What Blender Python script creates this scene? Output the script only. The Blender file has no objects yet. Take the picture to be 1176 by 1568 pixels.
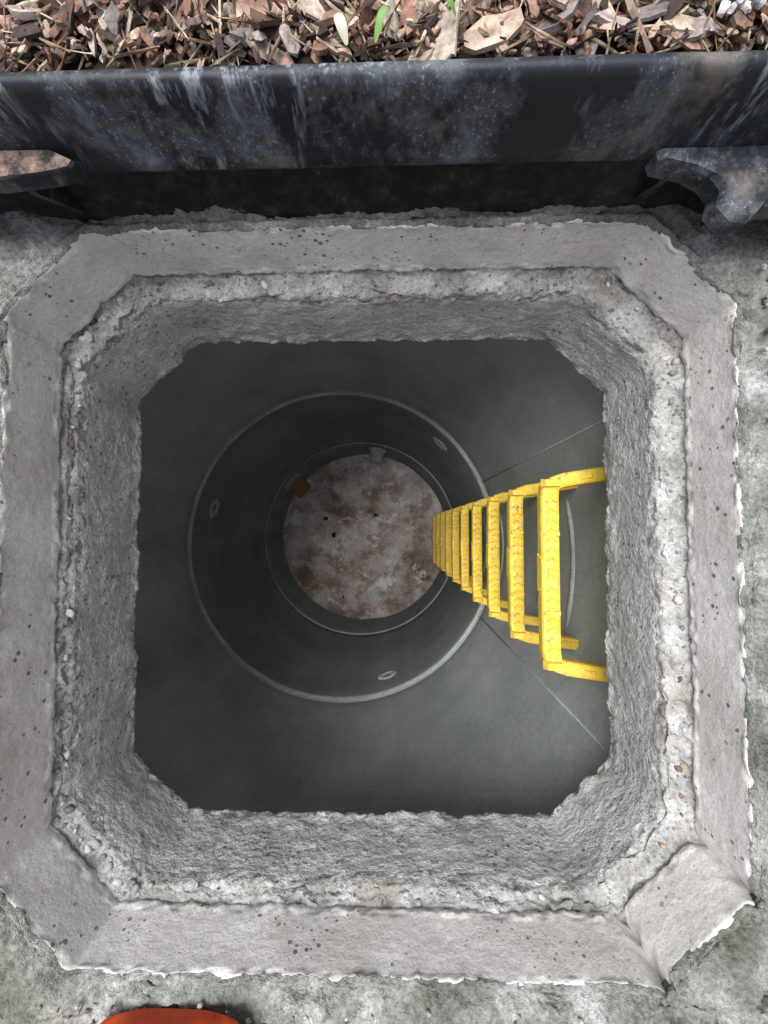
import bpy, math, random
from mathutils import Vector, Matrix, noise
import bmesh
random.seed(7)
scene = bpy.context.scene
CZ = 0.375

# ------------------------------------------------------------ materials
def newmat(name):
    m = bpy.data.materials.new(name); m.use_nodes = True
    nt = m.node_tree; nt.nodes.clear()
    out = nt.nodes.new('ShaderNodeOutputMaterial')
    b = nt.nodes.new('ShaderNodeBsdfPrincipled')
    b.inputs['Specular IOR Level'].default_value = .3
    nt.links.new(b.outputs[0], out.inputs[0])
    return m, nt, b
class N:
    def __init__(s, nt):
        s.nt = nt
        s.tc = nt.nodes.new('ShaderNodeTexCoord').outputs['Object']
    def link(s, a, b): s.nt.links.new(a, b)
    def mapping(s, scale, loc=(0,0,0)):
        m = s.nt.nodes.new('ShaderNodeMapping'); m.inputs['Scale'].default_value = scale
        m.inputs['Location'].default_value = loc
        s.link(s.tc, m.inputs[0]); return m.outputs[0]
    def noise(s, scale, detail=4, rough=.6, vec=None, dist=0):
        n = s.nt.nodes.new('ShaderNodeTexNoise'); n.inputs['Scale'].default_value = scale
        n.inputs['Detail'].default_value = detail; n.inputs['Roughness'].default_value = rough
        n.inputs['Distortion'].default_value = dist
        s.link(vec or s.tc, n.inputs['Vector']); return n.outputs['Fac']
    def vor(s, scale, vec=None, feature='F1'):
        n = s.nt.nodes.new('ShaderNodeTexVoronoi'); n.inputs['Scale'].default_value = scale
        n.feature = feature
        s.link(vec or s.tc, n.inputs['Vector']); return n.outputs['Distance'], n.outputs['Color']
    def ramp(s, fac, stops):
        r = s.nt.nodes.new('ShaderNodeValToRGB'); e = r.color_ramp.elements
        while len(e) < len(stops): e.new(.5)
        for i, (p, c) in enumerate(stops):
            e[i].position = p
            if not isinstance(c, (tuple, list)): c = (c, c, c)
            e[i].color = (c[0], c[1], c[2], 1)
        s.link(fac, r.inputs[0]); return r.outputs[0]
    def mix(s, fac, a, b, mode='MIX'):
        m = s.nt.nodes.new('ShaderNodeMixRGB'); m.blend_type = mode
        for v, i in ((fac, 0), (a, 1), (b, 2)):
            if isinstance(v, (int, float)): m.inputs[i].default_value = v if i == 0 else (v, v, v, 1)
            elif isinstance(v, (tuple, list)): m.inputs[i].default_value = (v[0], v[1], v[2], 1)
            else: s.link(v, m.inputs[i])
        return m.outputs[0]
    def math(s, op, a, b=0.0):
        m = s.nt.nodes.new('ShaderNodeMath'); m.operation = op
        for v, i in ((a, 0), (b, 1)):
            if isinstance(v, (int, float)): m.inputs[i].default_value = v
            else: s.link(v, m.inputs[i])
        return m.outputs[0]
    def bump(s, h, strength, dist, prev=None):
        b = s.nt.nodes.new('ShaderNodeBump'); b.inputs['Strength'].default_value = strength
        b.inputs['Distance'].default_value = dist
        s.link(h, b.inputs['Height'])
        if prev: s.link(prev, b.inputs['Normal'])
        return b.outputs[0]

def concrete(name, stops, patch=9, pit_scale=70, pit_mask=.5, pit_size=.5, pit_dark=.35,
             fine=260, finecon=.25, bump=.5, bdist=.002, streak=None, stain=None, rough=.9):
    m, nt, b = newmat(name); n = N(nt)
    big = n.noise(patch, 6, .65)
    col = n.ramp(big, stops)
    f = n.noise(fine, 2, .7)
    col = n.mix(1, col, n.ramp(f, [(.3, 1-finecon), (.7, 1+finecon*.6)]), 'MULTIPLY')
    if streak:
        sx, sz, amt, sc = streak
        sv = n.noise(1, 3, .6, vec=n.mapping((sx, sx, sz)))
        col = n.mix(n.math('MULTIPLY', n.ramp(sv, [(.48, 0), (.7, 1)]), amt), col, sc)
    if stain:
        sc, lo, hi, amt, scol = stain
        sv = n.noise(sc, 4, .65, vec=n.mapping((1, 1, 1), (4.3, 1.7, 2.2)))
        col = n.mix(n.math('MULTIPLY', n.ramp(sv, [(lo, 0), (hi, 1)]), amt), col, scol)
    h = n.noise(fine*.5, 3, .75)
    if pit_scale:
        d, c = n.vor(pit_scale)
        sp = nt.nodes.new('ShaderNodeSeparateColor'); n.link(c, sp.inputs[0])
        r3 = n.math('POWER', sp.outputs[1], 5.0)
        lim = n.math('MULTIPLY', r3, pit_size)
        pit = n.math('LESS_THAN', d, lim)
        msk = n.ramp(n.noise(patch*1.3, 3, .6, vec=n.mapping((1,1,1),(6,1,8))), [(pit_mask-.06, .0), (pit_mask+.06, 1)])
        pit = n.math('MULTIPLY', pit, msk)
        col = n.mix(pit, col, n.mix(1, col, pit_dark, 'MULTIPLY'))
    n.link(col, b.inputs['Base Color'])
    b.inputs['Roughness'].default_value = rough
    n.link(n.bump(h, bump, bdist), b.inputs['Normal'])
    return m

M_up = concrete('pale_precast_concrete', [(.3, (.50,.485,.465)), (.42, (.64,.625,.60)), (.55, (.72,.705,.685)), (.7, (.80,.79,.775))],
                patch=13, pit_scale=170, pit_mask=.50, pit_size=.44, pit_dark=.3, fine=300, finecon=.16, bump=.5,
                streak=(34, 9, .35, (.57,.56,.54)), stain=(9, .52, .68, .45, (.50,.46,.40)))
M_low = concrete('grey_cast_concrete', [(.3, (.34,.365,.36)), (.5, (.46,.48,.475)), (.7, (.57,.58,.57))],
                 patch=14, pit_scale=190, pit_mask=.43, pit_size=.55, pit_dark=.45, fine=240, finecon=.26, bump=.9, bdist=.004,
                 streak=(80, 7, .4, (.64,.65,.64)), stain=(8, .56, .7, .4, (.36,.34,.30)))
M_mort = concrete('rough_mortar', [(.3, (.16,.16,.15)), (.42, (.27,.27,.26)), (.54, (.38,.38,.37)), (.66, (.52,.52,.52))],
                  patch=22, pit_scale=230, pit_mask=.4, pit_size=.6, pit_dark=.5, fine=240, finecon=.35, bump=.9, bdist=.004,
                  stain=(9, .52, .66, .45, (.22,.19,.155)))
M_shaft = concrete('smooth_shaft_concrete', [(.3, (.30,.34,.33)), (.5, (.385,.425,.415)), (.72, (.47,.505,.495))],
                   patch=3.5, pit_scale=0, fine=110, finecon=.14, bump=.35, bdist=.003,
                   streak=(9, 1.2, .45, (.54,.575,.56)), stain=(4, .50, .68, .45, (.26,.295,.285)))
M_shaft2 = concrete('shaded_shaft_concrete', [(.3, (.20,.225,.22)), (.5, (.26,.285,.28)), (.72, (.33,.355,.345))],  # darker copy of the shaft concrete; shade of the deeper rings painted in
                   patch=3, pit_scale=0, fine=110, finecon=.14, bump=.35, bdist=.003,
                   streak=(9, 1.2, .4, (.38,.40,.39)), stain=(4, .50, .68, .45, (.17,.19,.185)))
M_rim = concrete('pale_joint_edge', [(.35, (.42,.44,.43)), (.65, (.66,.68,.66))], patch=9, pit_scale=0, fine=120)
M_slab = concrete('slab_concrete', [(.3, (.3,.31,.3)), (.7, (.4,.41,.4))], patch=6, pit_scale=0)

def ground_mat():
    m, nt, b = newmat('mortar_and_grit_ground'); n = N(nt)
    big = n.noise(13, 6, .70)
    col = n.ramp(big, [(.32, (.09,.095,.08)), (.44, (.17,.18,.16)), (.54, (.25,.26,.24)), (.62, (.38,.38,.375)), (.7, (.47,.47,.47))])
    dark = n.ramp(n.noise(210, 2, .75), [(.35, (.015,.017,.02)), (.55, (.05,.055,.05)), (.75, (.2,.21,.18))])
    sep = nt.nodes.new('ShaderNodeSeparateXYZ'); n.link(n.tc, sep.inputs[0])
    s = n.math('SUBTRACT', sep.outputs[0], sep.outputs[1])
    s = n.math('ADD', s, n.math('MULTIPLY', n.math('SUBTRACT', n.noise(20, 4, .7), .5), .4))
    col = n.mix(n.ramp(s, [(.70, 0), (.77, 1)]), col, dark)
    col = n.mix(1, col, n.ramp(n.noise(260, 2, .7), [(.3, .6), (.7, 1.25)]), 'MULTIPLY')
    n.link(col, b.inputs['Base Color']); b.inputs['Roughness'].default_value = .92
    n.link(n.bump(n.noise(130, 4, .8), .9, .006), b.inputs['Normal'])
    return m
M_ground = ground_mat()

def floor_mat():
    m, nt, b = newmat('dirty_benching_floor'); n = N(nt)
    col = n.ramp(n.noise(3.4, 9, .72, vec=n.mapping((1,1,1),(1.1,.6,0))), [(.37, (.17,.125,.105)), (.44, (.36,.29,.265)), (.50, (.55,.48,.455)), (.56, (.62,.58,.565)), (.63, (.88,.87,.86))])
    col = n.mix(n.math('MULTIPLY', n.ramp(n.noise(6, 7, .74, vec=n.mapping((1,1,1),(7,2,0))), [(.52, 0), (.59, 1)]), .7), col, (.26,.17,.14))
    col = n.mix(n.math('MULTIPLY', n.ramp(n.noise(10, 7, .76, vec=n.mapping((1,1,1),(2,9,0))), [(.56, 0), (.62, 1)]), .75), col, (.82,.80,.79))
    wv = nt.nodes.new('ShaderNodeVectorMath'); wv.operation = 'ADD'
    nn = nt.nodes.new('ShaderNodeTexNoise'); nn.inputs['Scale'].default_value = 9
    n.link(n.tc, nn.inputs['Vector']); sc = nt.nodes.new('ShaderNodeVectorMath'); sc.operation = 'SCALE'; sc.inputs['Scale'].default_value = .12
    n.link(nn.outputs['Color'], sc.inputs[0]); n.link(n.tc, wv.inputs[0]); n.link(sc.outputs[0], wv.inputs[1])
    d, c = n.vor(7, vec=wv.outputs[0])
    sp = nt.nodes.new('ShaderNodeSeparateColor'); n.link(c, sp.inputs[0])
    col = n.mix(n.math('LESS_THAN', d, n.math('MULTIPLY', n.math('POWER', sp.outputs[1], 4.0), .2)), col, (.035,.025,.02))
    n.link(col, b.inputs['Base Color']); b.inputs['Roughness'].default_value = .75
    n.link(n.bump(n.noise(30, 3, .75), .8, .015), b.inputs['Normal'])
    return m
M_floor = floor_mat()

def black_mat(name='scuffed_black_plastic', lo=.48, off=(1.3,0,0)):
    m, nt, b = newmat(name); n = N(nt)
    big = n.noise(11, 7, .74, vec=n.mapping((1,1,.8),off))
    dust = n.ramp(big, [(lo, 0), (lo+.08, .2), (lo+.20, .7)])
    scr = n.ramp(n.noise(1, 4, .7, vec=n.mapping((85, 60, 20))), [(.52, 0), (.64, .9)])
    mask = n.ramp(n.noise(9, 3, .6, vec=n.mapping((1,1,1),(3,3,3))), [(.46, 0), (.56, 1)])
    f = n.math('MAXIMUM', dust, n.math('MULTIPLY', scr, mask))
    sp = n.ramp(n.noise(300, 2, .8), [(.56, 0), (.64, .7)])
    f = n.math('MAXIMUM', f, n.math('MULTIPLY', sp, n.ramp(big, [(lo, 0), (lo+.08, 1)])))
    scr2 = n.ramp(n.noise(1, 3, .6, vec=n.mapping((30, 130, 180))), [(.68, 0), (.76, .35)])
    f = n.math('MAXIMUM', f, scr2)
    col = n.mix(n.math('MULTIPLY', f, .7), (.014,.018,.024), (.34,.38,.44))
    br = n.ramp(n.noise(14, 6, .7, vec=n.mapping((1,1,1),(9,3,1))), [(.54, 0), (.66, .6)])
    col = n.mix(br, col, (.17,.145,.125))
    n.link(col, b.inputs['Base Color'])
    n.link(n.ramp(f, [(0, .52), (.5, .9)]), b.inputs['Roughness'])
    n.link(n.bump(n.noise(180, 2, .7), .25, .001), b.inputs['Normal'])
    return m
M_black = black_mat()
M_black3 = black_mat('dusty_black_bracket', .46, (5,2,1))
def black2():
    m, nt, b = newmat('dirty_shaded_black_recess'); n = N(nt)  # darker black: shade of recess and undersides painted in, brown specks are dirt
    col = n.ramp(n.noise(60, 4, .75), [(.45, (.010,.011,.013)), (.62, (.03,.03,.03)), (.72, (.12,.10,.085))])
    n.link(col, b.inputs['Base Color']); b.inputs['Roughness'].default_value = .8
    return m
M_black2 = black2()

def dust_mat():
    m, nt, b = newmat('caked_earth'); n = N(nt)
    col = n.ramp(n.noise(45, 5, .72), [(.40, (.03,.03,.035)), (.48, (.13,.09,.075)), (.57, (.23,.17,.145)), (.68, (.36,.34,.32))])
    n.link(col, b.inputs['Base Color']); b.inputs['Roughness'].default_value = .95
    n.link(n.bump(n.noise(220, 3, .7), .8, .003), b.inputs['Normal'])
    return m
M_dust = dust_mat()

def yellow_mat():
    m, nt, b = newmat('yellow_step_plastic'); n = N(nt)
    col = n.ramp(n.noise(25, 2, .6), [(.3, (.76,.50,.04)), (.7, (.86,.61,.08))])
    dirt = n.ramp(n.noise(60, 5, .78), [(.53, 0), (.64, .65)])
    col = n.mix(dirt, col, (.40,.29,.13))
    pale = n.ramp(n.noise(150, 2, .7, vec=n.mapping((1,1,1),(3,8,2))), [(.58, 0), (.70, .55)])
    col = n.mix(pale, col, (.82,.76,.50))
    gry = n.ramp(n.noise(95, 5, .78, vec=n.mapping((1,1,1),(5,2,9))), [(.60, 0), (.64, .85)])
    col = n.mix(gry, col, (.16,.14,.11))
    n.link(col, b.inputs['Base Color']); b.inputs['Roughness'].default_value = .5
    return m
M_yel = yellow_mat()

def attr_mat(name, rough=.85, bump=.4, fine=220, amt=.35):
    m, nt, b = newmat(name); n = N(nt)
    a = nt.nodes.new('ShaderNodeAttribute'); a.attribute_name = 'col'
    col = n.mix(1, a.outputs['Color'], n.ramp(n.noise(fine, 3, .7), [(.3, 1-amt), (.7, 1+amt)]), 'MULTIPLY')
    n.link(col, b.inputs['Base Color']); b.inputs['Roughness'].default_value = rough
    return m
M_bark = attr_mat('bark', amt=.45, fine=170); M_stone = attr_mat('stone_bits', amt=.25)
def plain(name, c, r=.6):
    m, nt, b = newmat(name); n = N(nt)
    col = n.mix(1, c, n.ramp(n.noise(60, 2, .6), [(.3, .8), (.7, 1.1)]), 'MULTIPLY')
    n.link(col, b.inputs['Base Color']); b.inputs['Roughness'].default_value = r
    return m
M_soil = plain('dark_soil', (.06,.04,.03), .95)
M_orange = plain('orange_boot_rubber', (.85,.10,.02), .5)
M_leaf = plain('leaf_green', (.16,.30,.08), .5)
M_pale = plain('leaf_pale', (.6,.62,.5), .6)
M_clay = plain('clay_pipe', (.42,.27,.18), .7)

# ------------------------------------------------------------ mesh helpers
def mkobj(name, verts, faces, mats, smooth=True, fmat=None, cols=None):
    me = bpy.data.meshes.new(name); me.from_pydata(verts, [], faces)
    for m in (mats if isinstance(mats, (list, tuple)) else [mats]): me.materials.append(m)
    if fmat: me.polygons.foreach_set('material_index', fmat)
    if smooth: me.polygons.foreach_set('use_smooth', [True]*len(me.polygons))
    if cols:
        a = me.color_attributes.new('col', 'FLOAT_COLOR', 'POINT')
        flat = []
        for c in cols: flat += [c[0], c[1], c[2], 1]
        a.data.foreach_set('color', flat)
    me.update()
    o = bpy.data.objects.new(name, me); scene.collection.objects.link(o)
    return o

def octloop(box, c, off, z, nl=170, nc=34, sm=0):
    x0, x1, y0, y1 = box; x0 -= off; x1 += off; y0 -= off; y1 += off; c = max(c + off*.586, .001)
    P = [(x0+c,y1),(x0,y1-c),(x0,y0+c),(x0+c,y0),(x1-c,y0),(x1,y0+c),(x1,y1-c),(x1-c,y1)]
    pts = []
    for i in range(8):
        a = P[i]; b = P[(i+1) % 8]; n = nc if i % 2 == 0 else nl
        for k in range(n):
            t = k/n; pts.append([a[0]+(b[0]-a[0])*t, a[1]+(b[1]-a[1])*t])
    for _ in range(sm):
        q = pts; L = len(q)
        pts = [[(q[i-1][j]+q[i][j]*2+q[(i+1) % L][j])/4 for j in (0,1)] for i in range(L)]
    return [Vector((p[0], p[1], z)) for p in pts]

def loft(name, loops, rows, mat, disp=None, nfirst=0):
    L = len(loops[0]); verts = []; rc = 0
    for k in range(len(loops)-1):
        n = rows[k]
        for r in range(n):
            t = r/n
            for i in range(L): verts.append(loops[k][i].lerp(loops[k+1][i], t))
            rc += 1
    verts += [v.copy() for v in loops[-1]]; rc += 1
    orig = verts
    if disp: verts = [disp(v) for v in verts]
    faces = []; fm = []
    for r in range(rc-1):
        for i in range(L):
            j = (i+1) % L
            faces.append((r*L+i, r*L+j, (r+1)*L+j, (r+1)*L+i))
            w = nfirst + (noise.noise(Vector((orig[r*L+i].x*30, orig[r*L+i].y*30, 0)))*3 if nfirst else 0)
            fm.append(1 if nfirst and r < w else 0)
    return mkobj(name, [tuple(v) for v in verts], faces, mat, True, fm)

def nz(v, f, a, o=0.0): return noise.noise_vector(Vector((v.x*f+o, v.y*f+o, v.z*f+o)))*a

BOXC = (-.3695, .3084, -.3964, .2815)   # upper surround clear opening
BOXA = (-.360, .2855, -.385, .261)      # lower shaft clear opening

# upper pale surround; the near right corner piece is a separate infill with open joints
G1 = Vector((.3084-.077, -.3964)); G2 = Vector((.3084, -.3964+.077)); GC = Vector((-.03,-.06))
def dC(v):
    edge = 1.0 if v.z > -.010 else (.9 if v.z < -.066 else .14)
    q = v + nz(v, 14, .0014) + nz(v, 130, .0022*edge) + nz(v, 330, .0010*edge) + nz(v, 45, .0024*(edge if edge > .5 else .15), 8)
    p2 = Vector((v.x, v.y))
    if v.z > -.078:
        for g in (G1, G2):
            d = (p2-g).length + noise.noise(Vector((v.x*60, v.y*60, v.z*60)))*.003
            if d < .0075:
                o = (g-GC).normalized()*(.016*(1-max(d,0)/.0075)); q.x += o.x; q.y += o.y
    m = (G1+G2)/2; d = (p2-m).length
    if d < .048 and v.z > -.074:
        o = (GC-m).normalized()*.002*min(1, (.048-d)/.01); q.x += o.x; q.y += o.y
    yc = .195+noise.noise(Vector((0, v.z*50, 0)))*.006
    if v.x < -.36 and abs(v.y-yc) < .002: q.x -= .0022
    return q
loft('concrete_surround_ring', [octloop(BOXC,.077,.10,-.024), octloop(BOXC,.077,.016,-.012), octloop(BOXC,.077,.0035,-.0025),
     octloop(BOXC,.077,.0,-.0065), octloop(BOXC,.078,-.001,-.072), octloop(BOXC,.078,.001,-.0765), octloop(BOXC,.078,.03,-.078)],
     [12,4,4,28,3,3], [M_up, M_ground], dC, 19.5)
def dM(v):
    s = .6+.8*max(0, noise.noise(Vector((v.x*7+5, v.y*7, 1)))+.3)
    return v + nz(v, 22, .005*s) + nz(v, 55, .0060*s, 3) + nz(v, 150, .0032*s, 5) + nz(v, 380, .0013)
loft('mortar_joint', [octloop(BOXC,.078,.02,-.068), octloop(BOXC,.078,.003,-.076), octloop(BOXC,.078,-.003,-.080),
     octloop(BOXA,.080,.004,-.087), octloop(BOXA,.080,.006,-.10)], [4,4,10,5], M_mort, dM)
def dA(v):
    e = 1.0 if (v.z > -.098 or v.z < -.194) else .22
    lo = max(0, min(1, (-.17-v.z)/.03))
    return v + nz(v, 14, .0032, 9) + nz(v, 60, .0011+.0030*lo, 2) + nz(v, 170, .0026*e, 4) + nz(v, 330, .0009)
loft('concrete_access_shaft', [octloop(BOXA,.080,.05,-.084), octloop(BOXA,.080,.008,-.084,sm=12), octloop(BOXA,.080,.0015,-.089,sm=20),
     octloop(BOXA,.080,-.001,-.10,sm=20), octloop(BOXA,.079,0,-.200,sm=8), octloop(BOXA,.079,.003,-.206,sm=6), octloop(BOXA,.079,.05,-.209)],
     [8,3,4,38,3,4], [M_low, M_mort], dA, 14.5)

# cover slab underside
CC = Vector((-.215, -.066)); R = .6
base = octloop(BOXA,.079,.03,-.20)
circ = []
for p in base:
    d = Vector((p.x, p.y)) - CC; d.normalize()
    circ.append(Vector((CC.x+d.x*(R+.02), CC.y+d.y*(R+.02), -.245)))
loft('chamber_cover_slab', [octloop(BOXA,.079,.042,-.200), octloop(BOXA,.079,.042,-.238), circ], [3,8], M_slab)

# chamber walls (revolved)
def revolve(prof, n=360, cx=CC.x, cy=CC.y):
    verts = []; faces = []; fm = []
    for (r, z, m) in prof:
        for i in range(n):
            a = 2*math.pi*i/n
            rr = r + noise.noise(Vector((math.cos(a)*3, math.sin(a)*3, z*4)))*.0018
            if m == 1: rr += noise.noise(Vector((math.cos(a)*40, math.sin(a)*40, z*30)))*.0025
            verts.append((cx+rr*math.cos(a), cy+rr*math.sin(a), z))
    for k in range(len(prof)-1):
        for i in range(n):
            j = (i+1) % n
            faces.append((k*n+i, (k+1)*n+i, (k+1)*n+j, k*n+j)); fm.append(prof[k][2])
    return verts, faces, fm
prof = [(R+.03,-.234,0)]
for k in range(21): prof.append((R, -.240-.985*k/20, 0))
prof += [(.603,-1.236,0),(.612,-1.240,0),(.612,-1.244,0),(.597,-1.246,1),(.592,-1.250,1)]
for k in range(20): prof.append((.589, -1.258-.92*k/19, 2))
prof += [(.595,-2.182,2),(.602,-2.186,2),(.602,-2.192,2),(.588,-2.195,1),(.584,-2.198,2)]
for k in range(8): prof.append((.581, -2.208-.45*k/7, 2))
v, f, fm = revolve(prof)
def addbox(verts, faces, fm, corners, mi):
    s = len(verts); verts += corners
    for q in ((0,1,2,3),(7,6,5,4),(0,4,5,1),(1,5,6,2),(2,6,7,3),(3,7,4,0)):
        faces.append(tuple(s+i for i in q)); fm.append(mi)
def wallpt(a, r, z): return (CC.x+r*math.cos(a), CC.y+r*math.sin(a), z)
for ang in (23.4, -27.0):
    a = math.radians(ang); da = .0016/R
    addbox(v, f, fm, [wallpt(a-da*1.6,R+.006,-.25), wallpt(a+da*1.6,R+.006,-.25), wallpt(a+da*.5,R-.0034,-.25), wallpt(a-da*.5,R-.0034,-.25),
                      wallpt(a-da*1.6,R+.006,-1.23), wallpt(a+da*1.6,R+.006,-1.23), wallpt(a+da*.5,R-.0034,-1.23), wallpt(a-da*.5,R-.0034,-1.23)], 0)
STEPS = [.675,.86,1.055,1.265,1.485,1.705,1.925,2.145,2.365,2.58]
for d in STEPS:
    dz = CZ-d-.235; rr = R if dz > -1.22 else .590
    if dz < -2.1: continue
    n = 40; s = len(v)
    for k in range(n+1):
        a0 = math.radians(-14+26*k/n); h = .012+.009*noise.noise(Vector((k*.4, d*9, 0))); w = .0040*min(1, min(k, n-k)/4)
        for (q, zz) in ((.004, .004), (-w, 0), (-w, -h), (.004, -h-.006)): v.append(wallpt(a0, rr+q, dz+zz))
    for k in range(n):
        for q in range(3): f.append((s+k*4+q, s+k*4+q+1, s+k*4+q+5, s+k*4+q+4)); fm.append(1 if dz > -1.22 else 0)
for ang in (46, 165.5, -72):
    a = math.radians(ang); s = len(v); zc = CZ-1.79; n = 20
    rings = [(.044,.004),(.037,-.006),(.024,-.003),(.012,.004)]
    for (rad, inn) in rings:
        for i in range(n):
            t = 2*math.pi*i/n; jj = 1+.25*noise.noise(Vector((math.cos(t)*2, math.sin(t)*2, ang)))
            v.append(wallpt(a+rad*jj*math.cos(t)/.589, .5885+inn, zc+rad*jj*math.sin(t)))
    v.append(wallpt(a, .592, zc))
    for k in range(3):
        for i in range(n):
            j = (i+1) % n; f.append((s+k*n+i, s+k*n+j, s+(k+1)*n+j, s+(k+1)*n+i)); fm.append(1)
    for i in range(n): f.append((s+3*n+i, s+3*n+(i+1) % n, s+4*n)); fm.append(1)
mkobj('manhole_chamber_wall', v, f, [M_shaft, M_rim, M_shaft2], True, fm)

# floor
FZ = -2.625; verts = [(CC.x, CC.y, FZ)]; faces = []; nr, na = 40, 160
for r in range(1, nr+1):
    for i in range(na):
        a = 2*math.pi*i/na; rr = .60*r/nr; x = CC.x+rr*math.cos(a); y = CC.y+rr*math.sin(a)
        verts.append((x, y, FZ + noise.fractal(Vector((x*7, y*7, 1)), 1, 2, 4)*.012 + max(0, (rr-.5)*.5+noise.noise(Vector((x*9, y*9, 4)))*.02)))
for i in range(na): faces.append((0, 1+i, 1+(i+1) % na))
for r in range(nr-1):
    for i in range(na):
        j = (i+1) % na; faces.append((1+r*na+i, 1+(r+1)*na+i, 1+(r+1)*na+j, 1+r*na+j))
mkobj('chamber_floor', verts, faces, M_floor)

# inlet pipes
def pipe(ang, z, ro, prot, mat):
    a = math.radians(ang); ax = Vector((math.cos(a), math.sin(a), 0)); t = Vector((-ax.y, ax.x, 0)); up = Vector((0,0,1))
    c0 = Vector((CC.x, CC.y, z)); n = 32; verts = []; faces = []
    pr = [(ro*1.35,.59),(ro*1.3,.565),(ro,.56),(ro,.581-prot),(ro*.8,.581-prot),(ro*.8,.70)]
    for (rad, dist) in pr:
        for i in range(n):
            q = 2*math.pi*i/n; verts.append(tuple(c0+ax*dist+t*rad*math.cos(q)+up*rad*math.sin(q)))
    fm = []
    for k in range(len(pr)-1):
        for i in range(n):
            j = (i+1) % n; faces.append((k*n+i, k*n+j, (k+1)*n+j, (k+1)*n+i)); fm.append(0 if k < 2 else 1)
    mkobj('inlet_pipe', verts, faces, [M_rim, mat], True, fm)
pipe(80, -2.33, .045, .09, M_rim)
pipe(141, -2.31, .055, .11, M_clay)

# ------------------------------------------------------------ manhole steps
def make_step(z):
    verts = []; faces = []
    yc = -.073
    half = [(.41,.168),(.33,.157),(.268,.1475),(.254,.143),(.2475,.134),(.246,.12)]
    mid = [(.246, .12-.24*k/12) for k in range(1, 12)]
    full = half + mid + [(x, -y) for x, y in reversed(half)]
    pts = [Vector((x, yc+y, z)) for x, y in full]
    n = len(pts); S = 12
    for i, p in enumerate(pts):
        tg = (pts[min(i+1, n-1)]-pts[max(i-1, 0)]).normalized(); nn = Vector((-tg.y, tg.x, 0))
        front = 1 if abs(full[i][1]) < .141 else 0
        w = .0148 if front else .0118; h = .0135 if front else .0130
        for k in range(S):
            q = 2*math.pi*k/S+math.pi/S; c = math.cos(q); s_ = math.sin(q)
            c = math.copysign(abs(c)**.45, c); s_ = math.copysign(abs(s_)**.45, s_)
            verts.append(tuple(p + nn*(w*c) + Vector((0,0,h*s_-(.004 if front else 0)))))
    for i in range(n-1):
        for k in range(S):
            j = (k+1) % S; faces.append((i*S+k, i*S+j, (i+1)*S+j, (i+1)*S+k))
    fm = [0]*len(faces)
    def box(cx, cy, cz, sx, sy, sz, rot=0, taper=.7):
        c, s = math.cos(rot), math.sin(rot); cs = []
        for (k, zz) in ((taper, sz), (1, -sz)):
            for (u, w) in ((-1,-1),(1,-1),(1,1),(-1,1)):
                x = u*sx*k; y = w*sy*k; cs.append((cx+x*c-y*s, cy+x*s+y*c, cz+zz))
        addbox(verts, faces, fm, cs, 0)
    y = -.118
    while y < .12:
        if abs(y) > .012:
            box(.2420, yc+y, z+.0105, .0062, .0020, .0032, math.radians(32), .5)
            box(.2510, yc+y, z+.0105, .0062, .0020, .0032, math.radians(-32), .5)
        y += .0155
    for s in (-1, 1):
        box(.246, yc+s*.142, z+.013, .0150, .007, .006)
        box(.300, yc+s*.152, z+.013, .012, .004, .0025, s*math.radians(8))
        box(.355, yc+s*.160, z+.013, .010, .005, .0025, s*math.radians(8))
        box(.388, yc+s*.165, z, .006, .016, .016, s*math.radians(8), .8)
        box(.2465, yc+s*.062, z+.0095, .0140, .0035, .0030, 0, .8)
    box(.2335, yc, z-.001, .004, .03, .009)
    box(.2465, yc, z+.0105, .007, .008, .0022, 0, .8)
    return mkobj('manhole_step', verts, faces, M_yel, False)
for d in STEPS: make_step(CZ-d)

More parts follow.
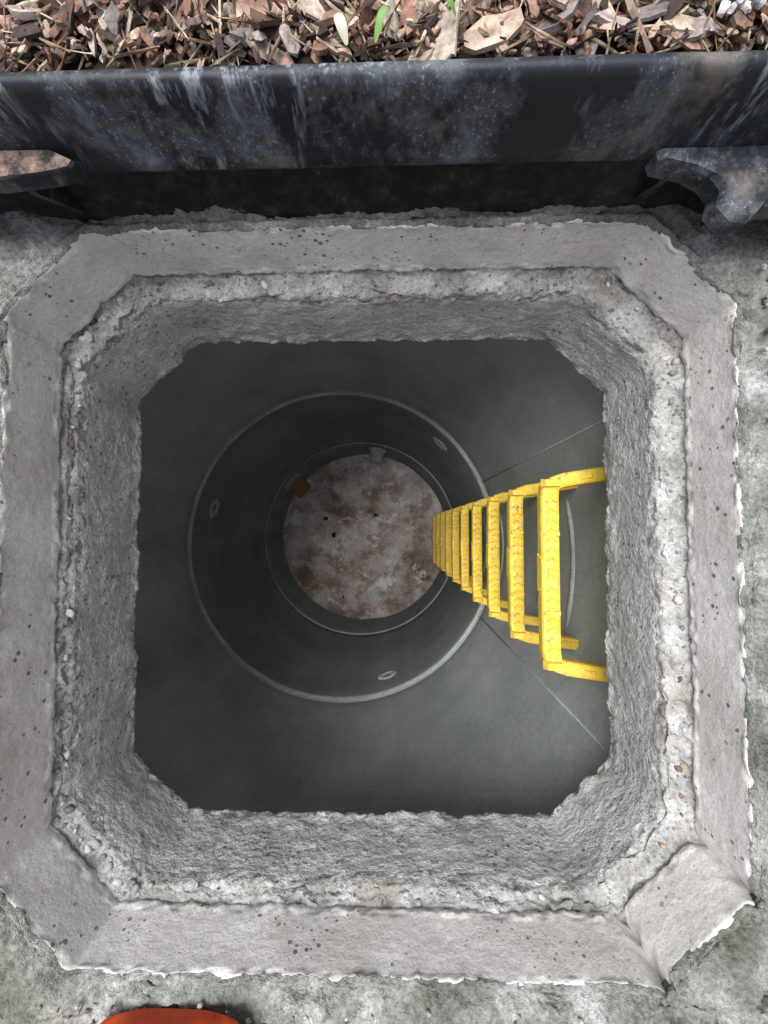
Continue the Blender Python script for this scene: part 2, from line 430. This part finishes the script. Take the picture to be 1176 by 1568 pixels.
# ------------------------------------------------------------ black cover frame
def frame():
    verts = []; faces = []; fm = []
    prof = [(.292,-.01,2),(.292,.0,2),(.295,.044,2),(.295,.052,2),(.290,.0555,2),(.2835,.0565,0),(.2820,.060,0),(.2830,.066,0),(.2848,.085,0),(.2853,.102,0),(.2862,.114,0),
            (.2878,.1190,0),(.2908,.1210,0),(.2945,.1205,0),(.2975,.1185,0),(.2985,.114,0),(.2985,-.01,0)]
    nx = 600; P = len(prof)
    for i in range(nx+1):
        x = -1.3+2.6*i/nx
        for (y, z, m) in prof:
            w = noise.noise(Vector((x*4, z*4, 0)))*.0006 + noise.noise(Vector((x*45, z*30, y*30)))*.0003
            e = noise.noise(Vector((x*60, 3, 0)))*.0009 if abs(z-.0565) < .004 else 0
            verts.append((x, y+w, z+e))
    for i in range(nx):
        for k in range(P-1): faces.append((i*P+k, i*P+k+1, (i+1)*P+k+1, (i+1)*P+k)); fm.append(prof[k][2])
    nbeam = len(faces)
    def plate(poly, z0, z1, top=0, bev=.002):
        n = len(poly); s = len(verts); cx = sum(p[0] for p in poly)/n; cy = sum(p[1] for p in poly)/n
        def ins(p, b):
            dx, dy = cx-p[0], cy-p[1]; L = math.hypot(dx, dy); return (p[0]+dx/L*b, p[1]+dy/L*b)
        for (zz, b) in ((z0, 0), (z1-bev, 0), (z1, bev)):
            for p in poly: q = ins(p, b); verts.append((q[0], q[1], zz))
        for r in range(2):
            for i in range(n):
                j = (i+1) % n; faces.append((s+r*n+i, s+r*n+j, s+(r+1)*n+j, s+(r+1)*n+i)); fm.append(3)
        faces.append(tuple(s+2*n+i for i in range(n))); fm.append(top)
        faces.append(tuple(s+i for i in reversed(range(n)))); fm.append(2)
    def fin(x, pts, th=.003):
        n = len(pts); s = len(verts)
        for xx in (x-th, x+th):
            for (y, z) in pts: verts.append((xx, y, z))
        for i in range(n):
            j = (i+1) % n; faces.append((s+i, s+j, s+n+j, s+n+i)); fm.append(0)
        faces.append(tuple(s+i for i in reversed(range(n)))); fm.append(2); faces.append(tuple(s+n+i for i in range(n))); fm.append(2)
    plate([(-.47,.258),(-.30,.262),(-.262,.266),(-.243,.270),(-.2405,.275),(-.258,.2835),(-.47,.2835)], .064, .078, 1)
    plate([(.197,.2835),(.199,.276),(.222,.270),(.236,.262),(.243,.252),(.240,.240),(.250,.228),(.262,.226),(.272,.238),(.32,.243),(.47,.246),(.47,.2835)], .050, .068, 3, .004)
    for x in (-.289, -.40): fin(x, [(.2955,-.004),(.2955,.0635),(.266,.0635),(.268,.054)])
    for x in (.262, .40): fin(x, [(.2955,-.004),(.2955,.0495),(.245,.0495),(.248,.038)])
    fin(.215, [(.2955,.0),(.2955,.0495),(.276,.0495),(.278,.04)])
    o = mkobj('access_cover_frame', verts, faces, [M_black, M_dust, M_black2, M_black3], False, fm)
    for p in o.data.polygons: p.use_smooth = p.index < nbeam
frame()

# ------------------------------------------------------------ small stones
def ico(sub):
    bm = bmesh.new(); bmesh.ops.create_icosphere(bm, subdivisions=sub, radius=1)
    vs = [v.co.copy() for v in bm.verts]; fs = [tuple(v.index for v in f.verts) for f in bm.faces]; bm.free(); return vs, fs
IV, IF = ico(2)
def blobs(name, items, mat, smooth=False):
    verts = []; faces = []; cols = []
    for (p, s, c) in items:
        o = len(verts); sd = random.random()*100
        rot = Matrix.Rotation(random.random()*6.28, 3, 'Z') @ Matrix.Rotation(random.random()*6.28, 3, 'X')
        sc = Vector((s*random.uniform(.7,1.4), s*random.uniform(.6,1.1), s*random.uniform(.5,.9)))
        for v in IV:
            k = 1+.45*noise.noise(v*1.6+Vector((sd,sd,sd)))+.2*noise.noise(v*4+Vector((sd,0,sd)))
            q = rot @ Vector((v.x*sc.x*k, v.y*sc.y*k, v.z*sc.z*k))
            verts.append((p[0]+q.x, p[1]+q.y, p[2]+q.z)); cols.append(c)
        for f in IF: faces.append(tuple(o+i for i in f))
    return mkobj(name, verts, faces, mat, smooth, None, cols)
items = []
jl = octloop(BOXC,.078,-.004,-.083); L = len(jl)
def gcol():
    g = random.choice([.18,.28,.38,.48]); return (g, g*.99, g*.97)
for _ in range(750):
    p = jl[random.randrange(L)]
    dens = .08
    if p.x < -.27 and p.y > .15: dens = .8
    if p.x > .2 and p.y > .12: dens = .5
    if p.x < -.25 and p.y < -.3: dens = .6
    if p.x > .28 and p.y < -.05: dens = .6
    if p.y > .26: dens = max(dens, .25)
    if random.random() > dens: continue
    c = gcol()
    if p.x > .28 and p.y < -.02 and random.random() < .5: c = random.choice([(.2,.15,.11),(.3,.25,.2),(.12,.1,.09)])
    items.append(((p.x+random.uniform(-.006,.008), p.y+random.uniform(-.006,.008), p.z+random.uniform(-.004,.002)), random.uniform(.0012,.0055), c))
blobs('mortar_crumbs', items, M_stone, True)

# ------------------------------------------------------------ ground
def dG(v):
    r = max(BOXC[0]-v.x, v.x-BOXC[1], BOXC[2]-v.y, v.y-BOXC[3], 0)
    if r > 1.5: return v
    k = min(1, .2+r/.03)
    q = v + nz(v, 14, .010*k, 4) + nz(v, 55, .0060*k, 1) + nz(v, 160, .0030, 2) + nz(v, 380, .0014)
    if r < .012: q += nz(v, 32, .004, 7)
    return q
loft('ground', [octloop(BOXC,.077,.009,-.018), octloop(BOXC,.077,.006,-.007), octloop(BOXC,.077,.016,.001), octloop(BOXC,.077,.06,.005), octloop(BOXC,.077,.2,.004),
     octloop(BOXC,.077,.7,.0), octloop(BOXC,.077,60,-.02)], [5,4,18,24,12,4], M_ground, dG)
items = []
for _ in range(1700):
    x = random.uniform(.22,.52); y = random.uniform(-.56,-.36)
    if x - y < .70+random.uniform(0,.06): continue
    g = random.choice([.02,.03,.05,.08,.16,.24]); items.append(((x, y, .004+random.uniform(-.002,.004)), random.uniform(.0012,.0042), (g, g, g*.93)))
for _ in range(500):
    x = random.uniform(.325,.42); y = random.uniform(-.4,.3); g = random.choice([.12,.2,.28,.38])
    items.append(((x, y, .005+random.uniform(-.003,.003)), random.uniform(.001,.0032), (g, g*.98, g*.93)))
for _ in range(500):
    x = random.uniform(-.42,.3); y = random.uniform(-.5,-.412); g = random.choice([.1,.17,.25,.35])
    items.append(((x, y, .005+random.uniform(-.003,.003)), random.uniform(.001,.003), (g, g*.98, g*.93)))
blobs('loose_grit', items, M_stone)

# planting bed behind the frame
verts = []; faces = []; nx, ny = 240, 40
for j in range(ny+1):
    y = .2995+(j/ny)**3*60
    for i in range(nx+1):
        t = i/nx*2-1; x = t*1.0 if abs(t) < .6 else math.copysign(.6+(abs(t)-.6)**2*370, t)
        verts.append((x, y, .101+(noise.noise(Vector((x*20, y*20, 0)))*.008 if abs(x) < 3 else 0)))
for j in range(ny):
    for i in range(nx):
        a = j*(nx+1)+i; faces.append((a, a+1, a+nx+2, a+nx+1))
mkobj('planting_bed', verts, faces, M_soil)
PAL = [(.20,.11,.08),(.30,.19,.145),(.37,.26,.21),(.13,.078,.06),(.07,.045,.038),(.04,.03,.028),(.42,.32,.25),(.25,.185,.17),(.18,.16,.155),(.31,.20,.155),(.45,.385,.32),(.22,.115,.08),(.34,.285,.27),(.06,.04,.035)]
verts = []; faces = []; cols = []
def chip(x, y, z, l, w, th, c, tilt):
    o = len(verts); n = random.choice([7,8,9,10,11]); out = []
    for i in range(n):
        a = 2*math.pi*(i+random.uniform(-.35,.35))/n; k = random.uniform(.6,1.2)
        out.append((math.copysign(abs(math.cos(a))**.7, math.cos(a))*l*k, math.sin(a)*w*random.uniform(.6,1.15)))
    rot = Matrix.Rotation(random.random()*6.283, 3, 'Z') @ Matrix.Rotation(random.gauss(0, tilt), 3, 'X') @ Matrix.Rotation(random.gauss(0, tilt), 3, 'Y')
    bend = random.uniform(-8, 8)
    k0 = random.uniform(.7, 1.15)
    for zz in (th, -th):
        for (u, v_) in out:
            q = rot @ Vector((u, v_, zz+bend*u*u+random.uniform(-.0006,.0006)))
            verts.append((x+q.x, y+q.y, z+q.z)); k = k0*random.uniform(.6,1.25); cols.append((c[0]*k, c[1]*k, c[2]*k))
    # raised, split grain line down the middle of the chip
    cidx = len(verts); q = rot @ Vector((random.uniform(-.3,.3)*l, 0, th+random.uniform(-.0006,.0012))); verts.append((x+q.x, y+q.y, z+q.z))
    k = k0*random.uniform(.5,1.2); cols.append((c[0]*k, c[1]*k, c[2]*k))
    for i in range(n): faces.append((o+i, o+(i+1) % n, cidx))
    faces.append(tuple(o+n+i for i in reversed(range(n))))
    for i in range(n):
        j = (i+1) % n; faces.append((o+i, o+n+i, o+n+j, o+j))
for k in range(1300):
    x = random.uniform(-.38,.38); y = random.uniform(.313,.42); l = random.uniform(.006,.022)*random.uniform(.6,1.1)
    chip(x, y, .102+.016*random.random(), l, l*random.uniform(.28,.65), random.uniform(.0006,.0018), random.choice(PAL), .36)
for k in range(1700):
    x = random.uniform(-.38,.38); y = random.uniform(.306,.41); l = random.uniform(.002,.006)
    chip(x, y, .105+.015*random.random(), l, l*.5, .0006, random.choice(PAL), .5)
for k in range(1100):
    x = random.uniform(-.38,.38); y = random.uniform(.308,.41); l = random.uniform(.006,.024)
    chip(x, y, .106+.013*random.random(), l, random.uniform(.0004,.0010), .0004, random.choice([(.46,.36,.26),(.5,.42,.31),(.28,.19,.13),(.10,.07,.055)]), .3)
for k in range(3500):
    x = random.uniform(-1.3,1.3); y = random.uniform(.31,1.2); l = random.uniform(.008,.022)
    if abs(x) < .38 and y < .4: continue
    chip(x, y, .105+.012*random.random(), l, l*random.uniform(.3,.6), .0015, random.choice(PAL), .3)
mkobj('bark_mulch', verts, faces, M_bark, False, None, cols)
items = []
for _ in range(260):
    g = random.choice([.35,.5,.6,.3]); items.append(((random.uniform(.205,.33), random.uniform(.322,.39), .122+random.uniform(-.004,.004)), random.uniform(.002,.005), (g, g*1.0, g*1.02)))
blobs('pale_gravel', items, M_stone)
def leaf(name, x, y, l, w, rz, mat):
    verts = []; faces = []; n = 8
    for i in range(n+1):
        t = i/n; ww = w*math.sin(math.pi*min(.98, t*.9+.08))**.8; z = .124+.008*math.sin(t*2.2)
        for s in (-1, 0, 1):
            px, py = s*ww, t*l; c, sn = math.cos(rz), math.sin(rz)
            verts.append((x+px*c-py*sn, y+px*sn+py*c, z+(.001 if s else 0)))
    for i in range(n):
        for k in range(2): a = i*3+k; faces.append((a, a+1, a+4, a+3))
    mkobj(name, verts, faces, mat)
leaf('green_leaf', -.012, .303, .017, .0026, -.45, M_leaf)
leaf('dry_leaf', -.030, .302, .013, .0035, .5, M_pale)
leaf('green_leaf', .038, .318, .010, .0025, 1.2, M_leaf)

# ------------------------------------------------------------ orange boot
def boot(x0, ytoe, z0):
    verts = []; faces = []; fm = []; n = 28
    secs = [(.0,.048,.030,0),(.002,.060,.036,0),(.007,.067,.044,0),(.020,.071,.054,0),(.05,.071,.066,0),(.09,.066,.075,0),(.13,.056,.09,0),(.17,.048,.11,0),(.21,.047,.13,0),(.26,.046,.13,0),(.285,.038,.12,0),(.295,.02,.1,.01)]
    for (t, w, h, lift) in secs:
        for i in range(n):
            q = 2*math.pi*i/n; c, s = math.cos(q), math.sin(q)
            c = math.copysign(abs(c)**.6, c); s = math.copysign(abs(s)**.6, s)
            verts.append((x0+w*c, ytoe-t, z0+lift+(h-lift)*(s+1)/2))
    for k in range(len(secs)-1):
        for i in range(n):
            j = (i+1) % n; faces.append((k*n+i, k*n+j, (k+1)*n+j, (k+1)*n+i)); fm.append(0)
    faces.append(tuple(reversed(range(n)))); fm.append(0)
    faces.append(tuple((len(secs)-1)*n+i for i in range(n))); fm.append(0)
    s0 = len(verts); sh = [(.08,.045,.05),(.14,.046,.05),(.22,.050,.056),(.30,.055,.062),(.305,.051,.058),(.25,.047,.053)]
    for (z, a, b) in sh:
        for i in range(n):
            q = 2*math.pi*i/n; verts.append((x0+a*math.cos(q), ytoe-.235+b*math.sin(q), z0+z))
    for k in range(len(sh)-1):
        for i in range(n):
            j = (i+1) % n; faces.append((s0+k*n+i, s0+k*n+j, s0+(k+1)*n+j, s0+(k+1)*n+i)); fm.append(0)
    return mkobj('safety_boot', verts, faces, [M_orange], True, fm)
boot(-.188, -.413, .006)

# ------------------------------------------------------------ light
SE = math.radians(76); az = math.radians(135)
w = bpy.data.worlds.new('World'); scene.world = w; w.use_nodes = True
nt = w.node_tree; bg = nt.nodes['Background']; sky = nt.nodes.new('ShaderNodeTexSky')
sky.sky_type = 'NISHITA'; sky.sun_disc = False; sky.sun_elevation = SE
sky.dust_density = 5; sky.air_density = 1.0; sky.ozone_density = 1.0
sky.sun_rotation = math.radians(90)-az
hs = nt.nodes.new('ShaderNodeHueSaturation'); hs.inputs['Saturation'].default_value = .4
nt.links.new(sky.outputs[0], hs.inputs['Color'])
nt.links.new(hs.outputs[0], bg.inputs[0]); bg.inputs[1].default_value = .15
sl = bpy.data.lights.new('sun', 'SUN'); sl.energy = 5; sl.angle = math.radians(44); sl.color = (1,.985,.965)
so = bpy.data.objects.new('sun', sl); scene.collection.objects.link(so)
dv = Vector((math.cos(SE)*math.cos(az), math.cos(SE)*math.sin(az), math.sin(SE)))
so.rotation_euler = dv.to_track_quat('Z', 'Y').to_euler(); so.location = dv*5

# ------------------------------------------------------------ camera
cam = bpy.data.cameras.new('camera'); co = bpy.data.objects.new('camera', cam); scene.collection.objects.link(co)
co.location = (0, 0, CZ); co.rotation_euler = (math.atan(23/640), math.atan(17/640), 0)
cam.sensor_fit = 'VERTICAL'; cam.sensor_height = 24; cam.lens = 24*640/1568
cam.clip_start = .01; cam.clip_end = 300
scene.camera = co
scene.view_settings.view_transform = 'Standard'; scene.view_settings.look = 'None'; scene.view_settings.exposure = 0
